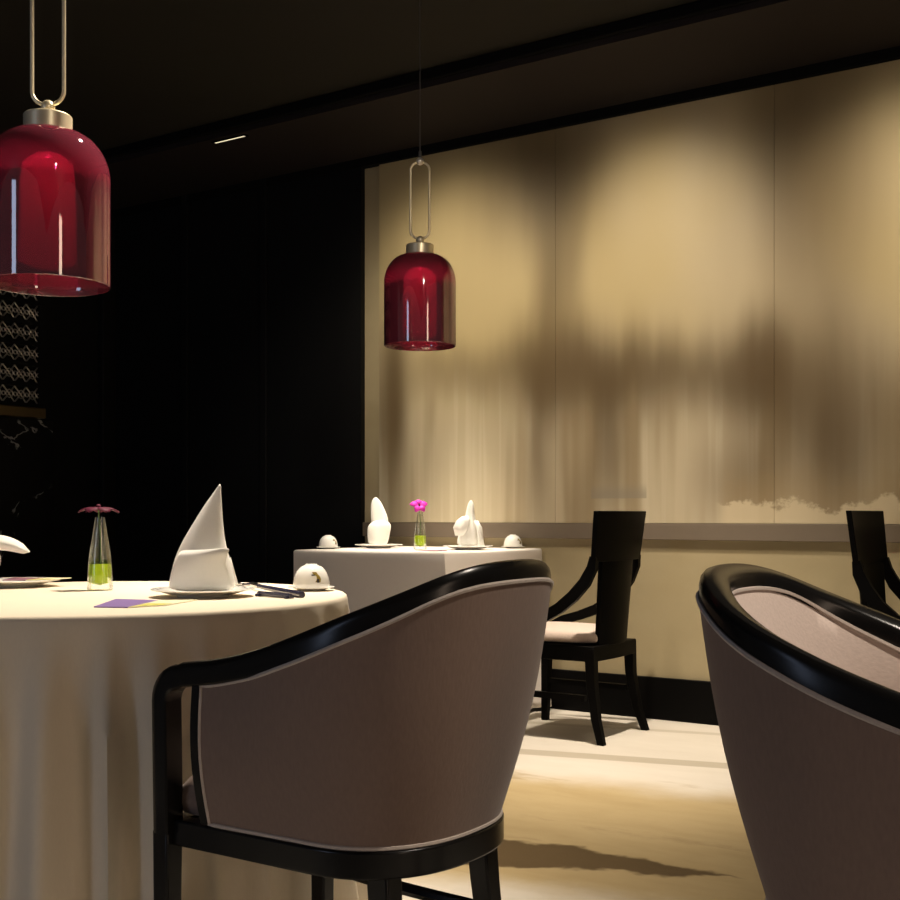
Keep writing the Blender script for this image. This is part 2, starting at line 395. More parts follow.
# ------------------------------------------------------------------ pendants
def make_pendant(label):
    r = thing('pendant_lamp', label, 'lamp', group='red glass pendant lamps')      # origin at the lip of the shade
    ro, H = .1365, .345
    prof = [(ro, 0)]
    prof += [(ro, z) for z in (.03, .08, .14, .20, .238)]
    rn = .050
    for k in range(1, 13):
        a = k/12*PI/2; prof.append((rn+(ro-rn)*math.cos(a), .238+(H-.238)*math.sin(a)))
    th = .0035
    inner = []
    for (R, z) in reversed(prof):
        inner.append((max(R-th, .04), z-(th if z > .24 else 0)))
    lip = [(ro-th/2, -.0015)]
    MB().lathe(prof+inner+lip+[prof[0]], 72).build('glass_shade', M['red_glass'], r, angle=60)
    cap = MB().lathe([(.0, .383), (.050, .383), (.053, .380), (.053, .342), (.050, .339), (.0, .339)], 56); cap.build('cap', M['brass'], r, angle=30)
    # lamp inside
    so = MB().lathe([(0, .339), (.022, .339), (.022, .333), (.018, .328), (0, .328)], 32).build('lamp_socket', M['brass'], r, angle=30)
    MB().sphere((0, 0, .321), .007).build('bulb', M['bulb'], so)
    MB().sphere((0, 0, .402), .0155).build('lower_ball', M['brass'], r)
    MB().lathe([(.007, .382), (.007, .392)], 20, cap=True).build('neck', M['brass'], r)
    # long oval link
    zb, zt, hw, cr = .408, .696, .036, .030
    pts = []
    def arc(cx, cz, a0, a1):
        for k in range(9):
            a = lerp(a0, a1, k/8); pts.append((cx+cr*math.cos(a), 0, cz+cr*math.sin(a)))
    arc(hw-cr, zt-cr, 0, PI/2); arc(-(hw-cr), zt-cr, PI/2, PI); arc(-(hw-cr), zb+cr, PI, 1.5*PI); arc(hw-cr, zb+cr, 1.5*PI, 2*PI)
    MB().tube(pts, .0046, 12, closed=True).build('oval_link', M['brass'], r)
    MB().sphere((0, 0, .700), .0150).build('upper_ball', M['chrome'], r)
    MB().lathe([(.006, .712), (.006, .735), (.0025, .742)], 16, cap=True).build('cord_grip', M['cord'], r)
    return r
LIP = 1.581
pend = make_pendant('large red glass dome pendant lamp in the upper left corner, over round table')
def hang(r, loc, rz):
    r.location = loc; r.rotation_euler = (0, 0, rz)
    top = 2.925-loc[2]
    MB().tube([(0, 0, .735), (0, 0, top-.02)], .0022, 8).build('cord', M['cord'], r)
    MB().lathe([(.028, top-.016), (.028, top-.001)], 32, cap=True).build('ceiling_rose', M['cord'], r, angle=30)
pend2 = dup(pend, (0, 0, 0), 0, 'smaller looking red glass pendant lamp hanging before the gold mural')
hang(pend, (-.908, 2.71, 1.459), math.radians(0))
hang(pend2, (-.1137, 4.55, LIP), math.radians(0))

# ------------------------------------------------------------------ armchair
ZR = [(-.14, .881), (-.115, .870), (-.08, .845), (-.03, .816), (.03, .790), (.10, .761), (.20, .727), (.30, .705), (.40, .692), (.46, .688)]
def plan(hw, xb, xc, hwf, xf, n=61, m=8, e=2.35):
    """U seen from above, front left round the back to front right: list of (x, y)"""
    out = []
    for k in range(m): out.append((lerp(xf, xc, k/m), lerp(hwf, hw, smoothstep(k/m))))
    for k in range(n):
        a = PI/2-PI*k/(n-1); s = math.sin(a); c = max(math.cos(a), 0)
        out.append((xc-(xc-xb)*c**(2/e), math.copysign(abs(s)**(2/e)*hw, s)))
    for k in range(1, m+1): out.append((lerp(xc, xf, k/m), -lerp(hw, hwf, smoothstep(k/m))))
    # even out the spacing
    P = [Vector((*p, 0)) for p in out]; L = [0]
    for a, b in zip(P, P[1:]): L.append(L[-1]+(b-a).length)
    N = 96; res = []
    for i in range(N+1):
        d = L[-1]*i/N; j = 0
        while j < len(L)-2 and L[j+1] < d: j += 1
        res.append(P[j].lerp(P[j+1], (d-L[j])/max(L[j+1]-L[j], 1e-9)))
    return [(q.x, q.y) for q in res]
def normals(pl):
    out = []
    for i in range(len(pl)):
        a = pl[max(i-1, 0)]; b = pl[min(i+1, len(pl)-1)]
        t = Vector((b[0]-a[0], b[1]-a[1], 0)).normalized(); out.append(Vector((-t.y, t.x, 0)))    # outward: left->back->right
    # orient outward
    c = Vector((.2, 0, 0))
    for i, n in enumerate(out):
        if n.dot(Vector((pl[i][0], pl[i][1], 0))-c) < 0: out[i] = -n
    return out
XF = .442; XS = .338          # front of the arm posts; front edge of the upholstered shell
def smooth_z(x):
    return sum(interp(ZR, x+d) for d in (-.03, -.015, 0, .015, .03))/5
def make_armchair(label):
    r = thing('armchair', label, 'chair', group='upholstered tub armchairs')
    ZB = .428
    # frame ring
    fo = plan(.213, -.052, .13, .212, XF+.012); nf = normals(fo)
    f = MB(); rs = []
    for (x, y), n in zip(fo, nf):
        p = Vector((x, y, 0)); q = p-n*.032
        rs.append([p+Vector((0,0,.380)), p+Vector((0,0,.424)), q+Vector((0,0,.424)), q+Vector((0,0,.380))])
    f.rings(rs)
    f.box(XF-.030, XF+.010, -.20, .20, .382, .423)
    f.build('seat_frame', M['lacquer'], r, angle=35, bevel=.004)
    # legs
    for s in (1, -1):
        def leg(x, y, dx, dy, w0, w1, ztop):
            b = MB(); rs = []
            for z, k in ((ztop, 0), (.30, .15), (.12, .55), (0, 1)):
                w = lerp(w0, w1, (ztop-z)/ztop)/2; cx, cy = x+dx*k, y+dy*k
                rs.append([(cx-w, cy-w, z), (cx+w, cy-w, z), (cx+w, cy+w, z), (cx-w, cy+w, z)])
            b.rings(rs); return b.build('leg', M['lacquer'], r, angle=30, bevel=.004)
        leg(XF, s*.206, .002, 0, .037, .031, .405)
        leg(.030, s*.142, -.050, s*.016, .042, .030, .395)
    # curved stretchers, side to side
    for s in (1, -1):
        pts = [(lerp(.005, XF-.01, k/10), s*(lerp(.153, .203, k/10)-.03*math.sin(PI*k/10)), .245+.008*math.sin(PI*k/10)) for k in range(11)]
        MB().tube(pts, .0125, 8).build('stretcher', M['lacquer'], r)
    # top rail with posts
    pl = plan(.238, -.120, .12, .210, XF); nn = normals(pl)
    path = []
    for i, ((x, y), n) in enumerate(zip(pl, nn)): path.append((Vector((x, y, smooth_z(x)-.020)), n))
    def post(sgn):
        out = []; z0 = smooth_z(XF)-.020; rad = .045
        c = Vector((XF-rad, sgn*.210, z0-rad))
        for k in range(9):
            a = PI/2*(1-k/8); out.append((c+Vector((rad*math.cos(a), 0, rad*math.sin(a))), Vector((0, sgn, 0))))
        for k in range(1, 6): out.append((Vector((XF, lerp(sgn*.210, sgn*.206, k/5), lerp(z0-rad, .40, k/5))), Vector((0, sgn, 0))))
        return out
    core = [q for q in path if q[0].x < XF-.05]
    full = list(reversed(post(1)))+core+post(-1)
    b = MB(); rs = []
    sec = [(.018,-.020),(.0205,-.017),(.0215,.004),(.0195,.013),(.0150,.0185),(.009,.0203),(.003,.0192),(-.015,.0120),(-.0195,.007),(-.0210,.001),(-.0210,-.013),(-.0180,-.0185),(-.013,-.020)]
    for i, (p, n) in enumerate(full):
        a = full[max(i-1, 0)][0]; c = full[min(i+1, len(full)-1)][0]; t = (c-a).normalized()
        bi = t.cross(n).normalized()
        if i < len(full)/2 and False: pass
        # keep the binormal pointing up / outward-front
        ref = Vector((0, 0, 1)) if abs(t.z) < .75 else Vector((1, 0, 0))
        if bi.dot(ref+Vector((.3, 0, .3))) < 0: bi = -bi
        rs.append([p+n*u+bi*w for u, w in sec])
    b.rings(rs); b.build('arm_rail', M['lacquer'], r, angle=28)
    # outer shell
    po = plan(.2585, -.1415, .12, .230, XS); pb = plan(.208, -.047, .13, .211, XS)
    no = normals(po); nb = normals(pb)
    def zt(x): return smooth_z(x)-.041
    NV = 10
    def surf(off_t, off_b, ztop_off=0, zbot=ZB, puff=0):
        rows = []
        for j in range(NV+1):
            k = j/NV; row = []
            for (a, na, c, nc) in zip(po, no, pb, nb):
                t = Vector((a[0], a[1], zt(a[0])+ztop_off))-na*off_t; q = Vector((c[0], c[1], zbot))-nc*off_b
                kk = k; p = q.lerp(t, kk)
                # gentle belly in the side view
                bow = math.sin(PI*k)*.012
                p += (na+nc).normalized()*(bow-puff*math.sin(PI*k)**.6)
                row.append(p)
            rows.append(row)
        return rows
    def closed(A, B):
        b = MB(); n = len(A[0]); m = len(A)
        loops = []
        for i in range(n): loops.append([A[j][i] for j in range(m)]+[B[j][i] for j in reversed(range(m))])
        b.rings(loops); return b
    A = surf(0, 0); Bq = surf(.022, .020)
    sh = closed(A, Bq).build('outer_back', M['taupe'], r, angle=50)
    # piping round the outer panel
    n = len(A[0])-1
    loop = [A[NV][i] for i in range(n+1)]+[A[j][n] for j in range(NV-1, 0, -1)]+[A[0][i] for i in range(n, -1, -1)]+[A[j][0] for j in range(1, NV)]
    MB().tube(loop, .0038, 6, closed=True).build('piping', M['piping'], sh)
    # dark upright lath at the front edges of the shell
    for i in (0, n):
        e = MB(); rs = []
        for j in range(NV+1):
            p = A[j][i]; q = Bq[j][i]; d = Vector((.016, 0, 0)); o_ = (p-q).normalized()*.005; rs.append([p+o_, p+o_+d, q-o_+d, q-o_])
        e.rings(rs); e.build('edge_lath', M['lacquer'], r, angle=30)
    # padded inside
    I0 = surf(.0225, .0205, -.002, .47); I1 = surf(.040, .052, -.004, .47, .014)
    ins = closed(I0, I1).build('inner_back', M['taupe_in'], r, angle=60)
    loop = [p+Vector((0,0,.002)) for p in I1[NV]]
    MB().tube(loop, .0042, 6).build('piping', M['piping'], ins)
    # seat cushion
    sp = plan(.172, -.012, .13, .192, .43)
    c = MB(); rs = []
    for sc, z in ((.90, .425), (.97, .432), (1.0, .450), (.985, .475), (.93, .492), (.75, .503), (.4, .509), (.05, .510)):
        rs.append([Vector((.22+(x-.22)*sc, y*sc, z)) for x, y in sp])
    c.rings(rs); c.build('seat_cushion', M['taupe'], r, angle=80)
    return r
arm = make_armchair('taupe armchair with black curved arm rail drawn up to the round table')
arm.location = (0, 1.975, 0); arm.rotation_euler = (0, 0, math.atan2(.5549, -.8319))
arm2 = dup(arm, (.505, 1.66, 0), math.atan2(-.5549, .8319), 'taupe armchair at right edge, its black rail and pale inner back seen from above')

# ------------------------------------------------------------------ dining chair
def make_dining(label):
    r = thing('dining_chair', label, 'chair', group='black dining chairs by the mural wall')
    for s in (1, -1):
        def leg(pts, w0, w1):
            b = MB(); rs = []
            for i, (x, y, z) in enumerate(pts):
                w = lerp(w0, w1, i/(len(pts)-1))/2; rs.append([(x-w, y-w, z), (x+w, y-w, z), (x+w, y+w, z), (x-w, y+w, z)])
            b.rings(rs); return b.build('leg', M['dark_wood'], r, angle=30, bevel=.003)
        leg([(.0, s*.185, .39), (-.005, s*.187, .25), (-.03, s*.198, .10), (-.062, s*.212, 0)], .044, .030)
        leg([(.42, s*.20, .39), (.425, s*.20, .2), (.432, s*.203, 0)], .044, .030)
        # sweeping arm from the crest down to the side of the seat
        b = MB(); rs = []
        P = [(-.024, .2045, .768), (-.016, .2055, .722), (.014, .212, .662), (.060, .227, .605), (.120, .232, .555), (.190, .234, .515), (.270, .232, .485), (.350, .226, .462), (.410, .215, .43), (.428, .205, .385)]
        P = [Vector((x, s*y, z)) for x, y, z in P]
        for i, p in enumerate(P):
            t = (P[min(i+1, len(P)-1)]-P[max(i-1, 0)]).normalized(); nn = Vector((0, s, 0)); bi = t.cross(nn).normalized()
            h = (.030, .042, .048, .048, .046, .044, .042, .040, .038, .036)[i]/2; w = .013
            rs.append([p+nn*w+bi*h, p+nn*w-bi*h, p-nn*w-bi*h, p-nn*w+bi*h])
        b.rings(rs); b.build('arm', M['dark_wood'], r, angle=50)
        MB().box(.02, .42, s*.195-.011, s*.195+.011, .17, .195).build('stretcher', M['dark_wood'], r, smooth=False)
    # seat frame
    f = MB(); out = [(-.022, .205), (-.03, .1), (-.034, 0), (-.03, -.1), (-.022, -.205), (.44, -.222), (.452, -.1), (.455, 0), (.452, .1), (.44, .222)]
    f.rings([[Vector((x, y, z)) for x, y in out] for z in (.335, .398)]); f.build('seat_frame', M['dark_wood'], r, angle=30, bevel=.004)
    c = MB(); rs = []
    for sc, z in ((.93, .399), (.985, .412), (.99, .430), (.955, .448), (.85, .458), (.5, .466), (.05, .468)):
        rs.append([Vector((.22+(x*.96+.01-.22)*sc, y*.95*sc, z)) for x, y in out])
    c.rings(rs); c.build('seat_cushion', M['seat_fab'], r, angle=80, subsurf=1)
    def panel(z0, z1, w0, w1, x0, x1, th=.022, rows=6):
        A = []; B_ = []
        for j in range(rows+1):
            k = j/rows; z = lerp(z0, z1, k); w = lerp(w0, w1, k); a = []; bb = []
            for i in range(13):
                q = i/12*2-1; x = lerp(x0, x1, k)-.030*(1-q*q)
                a.append(Vector((x, q*w/2, z))); bb.append(Vector((x-th, q*w/2, z)))
            A.append(a); B_.append(bb)
        b = MB(); loops = [[A[j][i] for j in range(rows+1)]+[B_[j][i] for j in reversed(range(rows+1))] for i in range(13)]
        return b.rings(loops)
    panel(.748, .957, .435, .470, -.012, -.035).build('crest_panel', M['dark_wood'], r, angle=40, bevel=.003)
    panel(.395, .750, .265, .295, .012, -.0122).build('back_splat', M['dark_wood'], r, angle=40, bevel=.003)
    return r
din = make_dining('black dining chair with cream seat and open swept arms beside the square table')
din.location = (.685, 5.105, 0); din.rotation_euler = (0, 0, math.atan2(.5549, -.8319))
din2 = dup(din, (1.655, 4.645, 0), math.atan2(-.5549, .8319), 'black dining chair partly hidden at the right edge behind the armchair')

# ------------------------------------------------------------------ tables and cloths
TC = Vector((-.85, 2.82, 0)); TR_ = .598; TZ = .75
tb = thing('round_table', 'round dining table wholly draped to the floor in pale cloth, at left', 'table', TC)
MB().lathe([(.585, .712), (.592, .716), (.592, .742), (.588, .746)], 64, cap=True).build('tabletop', M['dark_wood'], tb, angle=30)
MB().lathe([(.26, 0), (.26, .02), (.06, .05), (.05, .35), (.06, .70), (.16, .711)], 32, cap=True).build('pedestal', M['dark_wood'], tb, angle=30)
def round_cloth():
    b = MB(); n = 420; rows = []
    rnd = random.Random(11); nf = 30
    cuts = [0]
    for k in range(nf): cuts.append(cuts[-1]+rnd.uniform(.6, 1.5))
    cuts = [c/cuts[-1]*2*PI for c in cuts]; amps = [rnd.uniform(.55, 1.25) for _ in range(nf)]; lean = [rnd.uniform(-.035, .035) for _ in range(nf)]
    sharp = [rnd.uniform(.8, 1.8) for _ in range(nf)]
    def fold(a, d):
        a = a % (2*PI)
        for k in range(nf):
            if a < cuts[k+1] or k == nf-1:
                q = (a-cuts[k])/(cuts[k+1]-cuts[k]); s = .5-.5*math.cos(2*PI*q); return amps[k]*(s**sharp[k])
    def ang(k): return 2*PI*k/n
    for r_, z in [(.02, .7508), (.2, .7508), (.4, .7508), (.52, .7508), (.585, .7508), (.597, .7506), (.6015, .7495), (.604, .7470), (.6055, .742)]:
        rows.append([Vector((r_*math.cos(ang(k)), r_*math.sin(ang(k)), z)) for k in range(n)])
    m = 40
    for j in range(1, m+1):
        d = j/m; z = lerp(.740, .012, d); row = []
        for k in range(n):
            a = ang(k); aa = a+.05*math.sin(3*a)*d+.03*math.sin(7*a+2)*d
            g = smoothstep(min(1, d*2.6+.10))
            R = .606+.010*g+g*(.034+.034*d)*(fold(aa, d)-.32)+.035*d*d+.006*math.sin(11*a+4*d)*g
            R = max(R, .6035-.010*(1-g)*0)
            row.append(Vector((R*math.cos(a), R*math.sin(a), z)))
        rows.append(row)
    b.grid(rows, closeu=True); b.f.append(tuple(range(n)))
    return b
cl = round_cloth().build('tablecloth', M['cloth'], angle=70, loc=TC)
tag(cl, 'floor length pale cloth in loose vertical folds over the round table', 'tablecloth')
mo = cl.modifiers.new('thickness', 'SOLIDIFY'); mo.thickness = .0012; mo.offset = 1

SC = Vector((-.142, 5.735, 0)); SROT = math.atan2(DIR.y, DIR.x); SZ = .776
tb2 = thing('square_table', 'square dining table under white cloth against the mural wall', 'table', SC, SROT)
b = MB().box(-.40, .40, -.39, .39, .742, .772); b.build('tabletop', M['dark_wood'], tb2, smooth=False)
for sx in (1, -1):
    for sy in (1, -1): MB().box(sx*.36-.025, sx*.36+.025, sy*.35-.025, sy*.35+.025, 0, .7415).build('leg', M['dark_wood'], tb2, smooth=False)
def square_cloth():
    b = MB(); rows = []; hx, hy = .425, .424
    def outline(rad, grow, d):
        pts = []; per = 40
        def side(p0, p1, nrm):
            for k in range(per):
                q = k/per; p = Vector(p0).lerp(Vector(p1), q)
                edge = max(0, 1-min(q, 1-q)/.16)                # near the corners the cloth hangs in a fold
                off = grow*d+.030*d*math.exp(-((q-.07)/.05)**2)*1.2+.030*d*math.exp(-((q-.93)/.05)**2)*1.2-.016*d*math.exp(-((q-.16)/.05)**2)-.016*d*math.exp(-((q-.84)/.05)**2)+.004*d*math.sin(9*q+nrm[0]*3)
                pts.append(p+Vector(nrm)*max(off, 0))
        side((-hx, -hy, 0), (hx, -hy, 0), (0, -1, 0)); side((hx, -hy, 0), (hx, hy, 0), (1, 0, 0)); side((hx, hy, 0), (-hx, hy, 0), (0, .0, 0)); side((-hx, hy, 0), (-hx, -hy, 0), (-1, 0, 0))
        return pts
    o0 = outline(0, 0, 0)
    for s, z in ((.1, SZ), (.6, SZ), (.975, SZ), (.992, SZ-.0015), (1.0, SZ-.007)):
        rows.append([Vector((p.x*s, p.y*s, z)) for p in o0])
    for j in range(1, 25):
        d = j/24; rows.append([p+Vector((0, 0, lerp(SZ-.012, .02, d))) for p in outline(0, .05, d)])
    b.grid(rows, closeu=True); b.f.append(tuple(range(len(o0))))
    return b
cl2 = square_cloth().build('tablecloth', M['white_cloth'], angle=50, loc=SC); cl2.rotation_euler = (0, 0, SROT)
tag(cl2, 'smooth white cloth with crisp corners over the square table', 'tablecloth')
mo = cl2.modifiers.new('thickness', 'SOLIDIFY'); mo.thickness = .0012; mo.offset = 1
ZT = .7522; ZS = SZ+.0014

# ------------------------------------------------------------------ tableware
def make_plate(label, R=.118):
    r = thing('plate', label, 'plate', group='white dinner plates')
    k = R/.118
    MB().lathe([(0, .004*1), (.060*k, .004), (.074*k, .006), (.100*k, .0135), (.117*k, .0165), (.118*k, .0180), (.1165*k, .0190), (.100*k, .0165), (.074*k, .0095), (.060*k, .0075), (0, .0075)], 64).build('dish', M['porcelain'], r, angle=50)
    MB().lathe([(.052*k, 0), (.058*k, 0), (.060*k, .004), (.050*k, .004)], 48).build('foot_ring', M['porcelain'], r, angle=40)
    b = MB(); b.grid([[Vector((rr*math.cos(q*PI/40), rr*math.sin(q*PI/40), zz)) for q in range(80)] for rr, zz in ((.103*k, .01765), (.109*k, .0186))], closeu=True)   # painted rim
    b.build('rim_pattern', M['rim'], r)
    return r
def make_cup(label):
    r = thing('teacup', label, 'cup', group='upturned white teacups')
    prof = [(.044, 0), (.0455, .002), (.045, .012), (.042, .026), (.036, .040), (.027, .050), (.016, .055), (.014, .058), (.0, .058)]
    inner = [(.0, .054), (.014, .052), (.025, .047), (.034, .038), (.040, .025), (.0425, .012), (.0425, .001)]
    MB().lathe(prof+inner+[(.044, 0)], 48).build('bowl', M['porcelain'], r, angle=50)
    def on(az, z, lift=.0006):
        R = interp([(0, .0455), (.012, .045), (.026, .042), (.040, .036), (.050, .027)], z)+lift
        return Vector((R*math.cos(az), R*math.sin(az), z))
    b = MB(); rows = [[on(az, z) for az in (-.16+.3*k+sh, -.02+.3*k*.6+sh, .14+.1*k+sh)] for k, z, sh in ((0, .014, .0), (.2, .021, .04), (.4, .028, -.02), (.1, .034, -.12), (0, .039, -.18))]
    b.grid(rows); b.build('painted_motif', M['motif'], r)
    b = MB(); b.grid([[on(az, z, .0009) for az in (-.06, .02, .08)] for z in (.013, .018, .022)]); b.grid([[on(az, z, .0009) for az in (-.36, -.26, -.16)] for z in (.030, .033)])
    b.build('painted_branch', M['motif_dark'], r)
    return r
def make_saucer(label):
    r = thing('saucer', label, 'saucer', group='white saucers')
    MB().lathe([(0, .002), (.030, .002), (.048, .0065), (.058, .0085), (.0585, .0095), (.057, .0100), (.047, .0082), (.030, .0046), (0, .0046)], 48).build('dish', M['porcelain'], r, angle=50)
    MB().lathe([(.024, 0), (.028, 0), (.029, .0022), (.023, .0022)], 40).build('foot_ring', M['porcelain'], r, angle=40)
    return r
def make_vase(label):
    r = thing('bud_vase', label, 'vase', group='slim glass bud vases')
    out = [(.030, .0), (.0315, .002), (.0315, .016), (.0300, .020), (.0305, .035), (.0290, .065), (.0245, .100), (.0190, .135), (.0145, .165), (.0125, .178), (.0128, .182)]
    inn = [(.0112, .182), (.0112, .178), (.0130, .165), (.0175, .135), (.0228, .100), (.0272, .065), (.0285, .040), (.0275, .018), (0, .012)]
    MB().lathe([(0, 0)]+out+inn, 40).build('glass_body', M['clear_glass'], r, angle=50)
    MB().lathe([(0, .0125), (.0262, .0180), (.0280, .040), (.0274, .055), (.0268, .062), (.0262, .0645), (0, .0645)], 40).build('lime_filling', M['lime'], r, angle=40)
    return r
def make_bloom(label, mat, flat, group='orchid blooms in the bud vases'):
    r = thing('orchid', label, 'flower', group=group)             # origin at the base inside the vase
    MB().tube([(0, 0, .0), (.002, 0, .05), (.001, .001, .10), (-.002, 0, .145), (-.004, 0, .172)], .0016, 8).build('stem', M['stem'], r)
    for k in range(5):
        a = k/5*2*PI+.35; ln = (.045 if flat else .040)*(1.15 if k in (0, 2) else .95); rows = []
        up = .006 if flat else .018
        for j in range(7):
            q = j/6; w = (.020 if flat else .017)*math.sin(PI*(.10+.86*q))**.8; row = []
            for i in range(5):
                s_ = i/4*2-1; zz = .170+up*math.sin(q*1.9)-(.014 if flat else .020)*q*q-.004*s_*s_
                pv = Vector((math.cos(a)*ln*q-math.sin(a)*w*s_, math.sin(a)*ln*q+math.cos(a)*w*s_, zz-.172))
                if not flat: pv.rotate(Matrix.Rotation(math.radians(58), 3, 'X'))
                row.append(pv+Vector((-.004, 0, .176)))
            rows.append(row)
        b = MB(); b.grid(rows); o = b.build('petal', mat, r, angle=80)
        mo = o.modifiers.new('thickness', 'SOLIDIFY'); mo.thickness = .0011
    MB().sphere((-.004, 0, .176), .0065, 12, 8, (1, 1, 1.2)).build('flower_centre', M['petal_dark'], r)
    return r

# napkins: pinched, pleated lofts of folded linen
def loft(secs, n=40, pleat=.16, seed=1, twist=.0):
    rnd = random.Random(seed); ph = rnd.uniform(0, 6); rs = []
    for i, (z, cx, cy, hw, hd) in enumerate(secs):
        ring = []; k = i/(len(secs)-1)
        for j in range(n):
            a = 2*PI*j/n
            m = 1+pleat*(.6*math.sin(3*a+ph+twist*k)+.4*math.sin(5*a-ph*2+twist*k*1.7))*(1-.55*k)
            ring.append(Vector((cx+hw*math.copysign(abs(math.cos(a))**.9, math.cos(a))*(.92+.08*m), cy+hd*math.sin(a)*m, z)))
        rs.append(ring)
    return MB().rings(rs)
def flap(pts_l, pts_r, bow=.012, n=10, y=0):
    """a leaf of cloth between two edges, bowed forward (towards -y)"""
    rows = []
    for (lx, ly, lz), (rx, ry, rz) in zip(pts_l, pts_r):
        rows.append([Vector((lerp(lx, rx, k/n), lerp(ly, ry, k/n)-bow*math.sin(PI*k/n)+y, lerp(lz, rz, k/n))) for k in range(n+1)])
    return MB().grid(rows)
def solid(o, t=.002):
    m = o.modifiers.new('thickness', 'SOLIDIFY'); m.thickness = t; return o
def make_sail(label):
    r = thing('napkin', label, 'napkin', group='folded white napkins')
    s = 2.764/1200
    X = lambda px: (px-203)*s
    Z = lambda py: (597.5-py)*s
    secs = [(0, X(203), 0, 32*s, .042), (Z(590), X(203), 0, 32*s, .042), (Z(578), X(202.3), 0, 31*s, .039), (Z(565), X(202), .002, 28*s, .035),
            (Z(550), X(203), .004, 22.5*s, .031), (Z(540), X(204.7), .006, 19*s, .026), (Z(525), X(208.5), .008, 13.6*s, .020), (Z(512), X(211.8), .010, 9.4*s, .013), (Z(500), X(215.7), .012, 4.6*s, .007), (Z(489), X(219), .014, .6*s, .001)]
    loft(secs, 44, .14, 3, 1.2).build('folded_body', M['napkin'], r, angle=60, subsurf=1)
    # front lapel that crosses to the right and stands off in a corner
    L = [(X(171), -.026, Z(594)), (X(172), -.028, Z(585)), (X(174), -.027, Z(576)), (X(176.5), -.025, Z(568)), (X(181), -.020, Z(556))]
    Rr = [(X(234), -.022, Z(594)), (X(233), -.026, Z(583)), (X(229), -.030, Z(572)), (X(227), -.034, Z(566)), (X(234), -.032, Z(553))]
    solid(flap(L, Rr, .021).build('front_fold', M['napkin'], r, angle=80, subsurf=1))
    L = [(X(222), .030, Z(572)), (X(229), .040, Z(592))]; Rr = [(X(229), .022, Z(563)), (X(236), .028, Z(590))]
    solid(flap(L, Rr, .004).build('back_fold', M['napkin'], r, angle=80))
    return r
def make_swan(label):
    r = thing('napkin', label, 'napkin', group='folded white napkins')
    loft([(0, -.01, 0, .060, .045), (.02, -.01, 0, .058, .042), (.05, -.015, 0, .044, .034), (.09, -.02, 0, .034, .028), (.13, -.03, 0, .025, .02), (.17, -.035, 0, .010, .009), (.185, -.038, 0, .002, .002)], 40, .2, 5, 1).build('folded_body', M['napkin'], r, angle=60, subsurf=1)
    rows = []
    for k in range(11):                                                      # drooping wing to the right
        q = k/10; x = -.03+.165*q; zc = .085+.022*math.sin(PI*q)-.004*q; w = .032*math.sqrt(1-q**4)+.002
        rows.append([Vector((x, -.012-.03*math.sin(PI*j/6)*(1-.4*q), zc-w*(j/3-1)*.62)) for j in range(7)])
    solid(MB().grid(rows).build('wing_fold', M['napkin'], r, angle=80), .003)
    rows = []
    for k in range(7):
        q = k/6; rows.append([Vector((.02+.02*math.sin(3*q)+.012*(j-2), -.030+.01*q, .02+.075*q)) for j in range(5)])
    solid(MB().grid(rows).build('front_fold', M['napkin'], r, angle=80))
    return r
def make_bishop(label):
    r = thing('napkin', label, 'napkin', group='folded white napkins')
    s = 5.9/1200; X = lambda px: (px-379.5)*s; Z = lambda py: (551.5-py)*s
    loft([(0, X(378.5), 0, 9.5*s, .042), (Z(545), X(378.5), 0, 10.5*s, .044), (Z(534), X(379.5), 0, 12*s, .046), (Z(530), X(380.5), 0, 11.2*s, .044), (Z(527), X(381), .002, 8*s, .034), (Z(525.5), X(381), .002, 3*s, .02)], 40, .12, 8, .5).build('folded_body', M['napkin'], r, angle=60, subsurf=1)
    loft([(Z(533), X(380.5), .012, 9*s, .018), (Z(524), X(380), .012, 8.8*s, .016), (Z(515), X(378), .012, 7.2*s, .014), (Z(508), X(376.5), .012, 5.2*s, .010), (Z(504), X(376), .012, 2.8*s, .006), (Z(502.5), X(376), .012, .5*s, .001)], 32, .06, 9).build('upright_fold', M['napkin'], r, angle=60, subsurf=1)
    return r
def make_fan(label):
    r = thing('napkin', label, 'napkin', group='folded white napkins')
    s = 5.63/1200; X = lambda px: (px-468)*s; Z = lambda py: (552.5-py)*s
    loft([(0, X(468), 0, 12*s, .040), (Z(545), X(468), 0, 11*s, .040), (Z(535), X(469), 0, 9*s, .036), (Z(527), X(469.5), 0, 7*s, .028), (Z(520), X(470), 0, 4.2*s, .018), (Z(514), X(470.5), 0, 4.0*s, .014), (Z(508), X(471), 0, 2.6*s, .008), (Z(505.5), X(471), 0, .5*s, .001)], 40, .2, 12, .8).build('folded_body', M['napkin'], r, angle=60, subsurf=1)
    L = [(X(455), -.02, Z(541)), (X(453), -.026, Z(533)), (X(456.5), -.03, Z(526)), (X(462), -.02, Z(522))]
    Rr = [(X(463), -.04, Z(541)), (X(468), -.046, Z(534)), (X(470), -.04, Z(526)), (X(468), -.028, Z(521))]
    solid(flap(L, Rr, .012).build('left_fold', M['napkin'], r, angle=80), .003)
    L = [(X(478), -.03, Z(552)), (X(477), -.032, Z(542)), (X(476), -.03, Z(533)), (X(474.5), -.02, Z(526))]
    Rr = [(X(484.5), -.02, Z(552)), (X(483), -.024, Z(542)), (X(482), -.022, Z(533)), (X(478), -.014, Z(526))]
    solid(flap(L, Rr, .010).build('right_fold', M['napkin'], r, angle=80), .003)
    return r

def put(o, x, y, z, rz=0): o.location = (x, y, z); o.rotation_euler = (0, 0, rz); return o
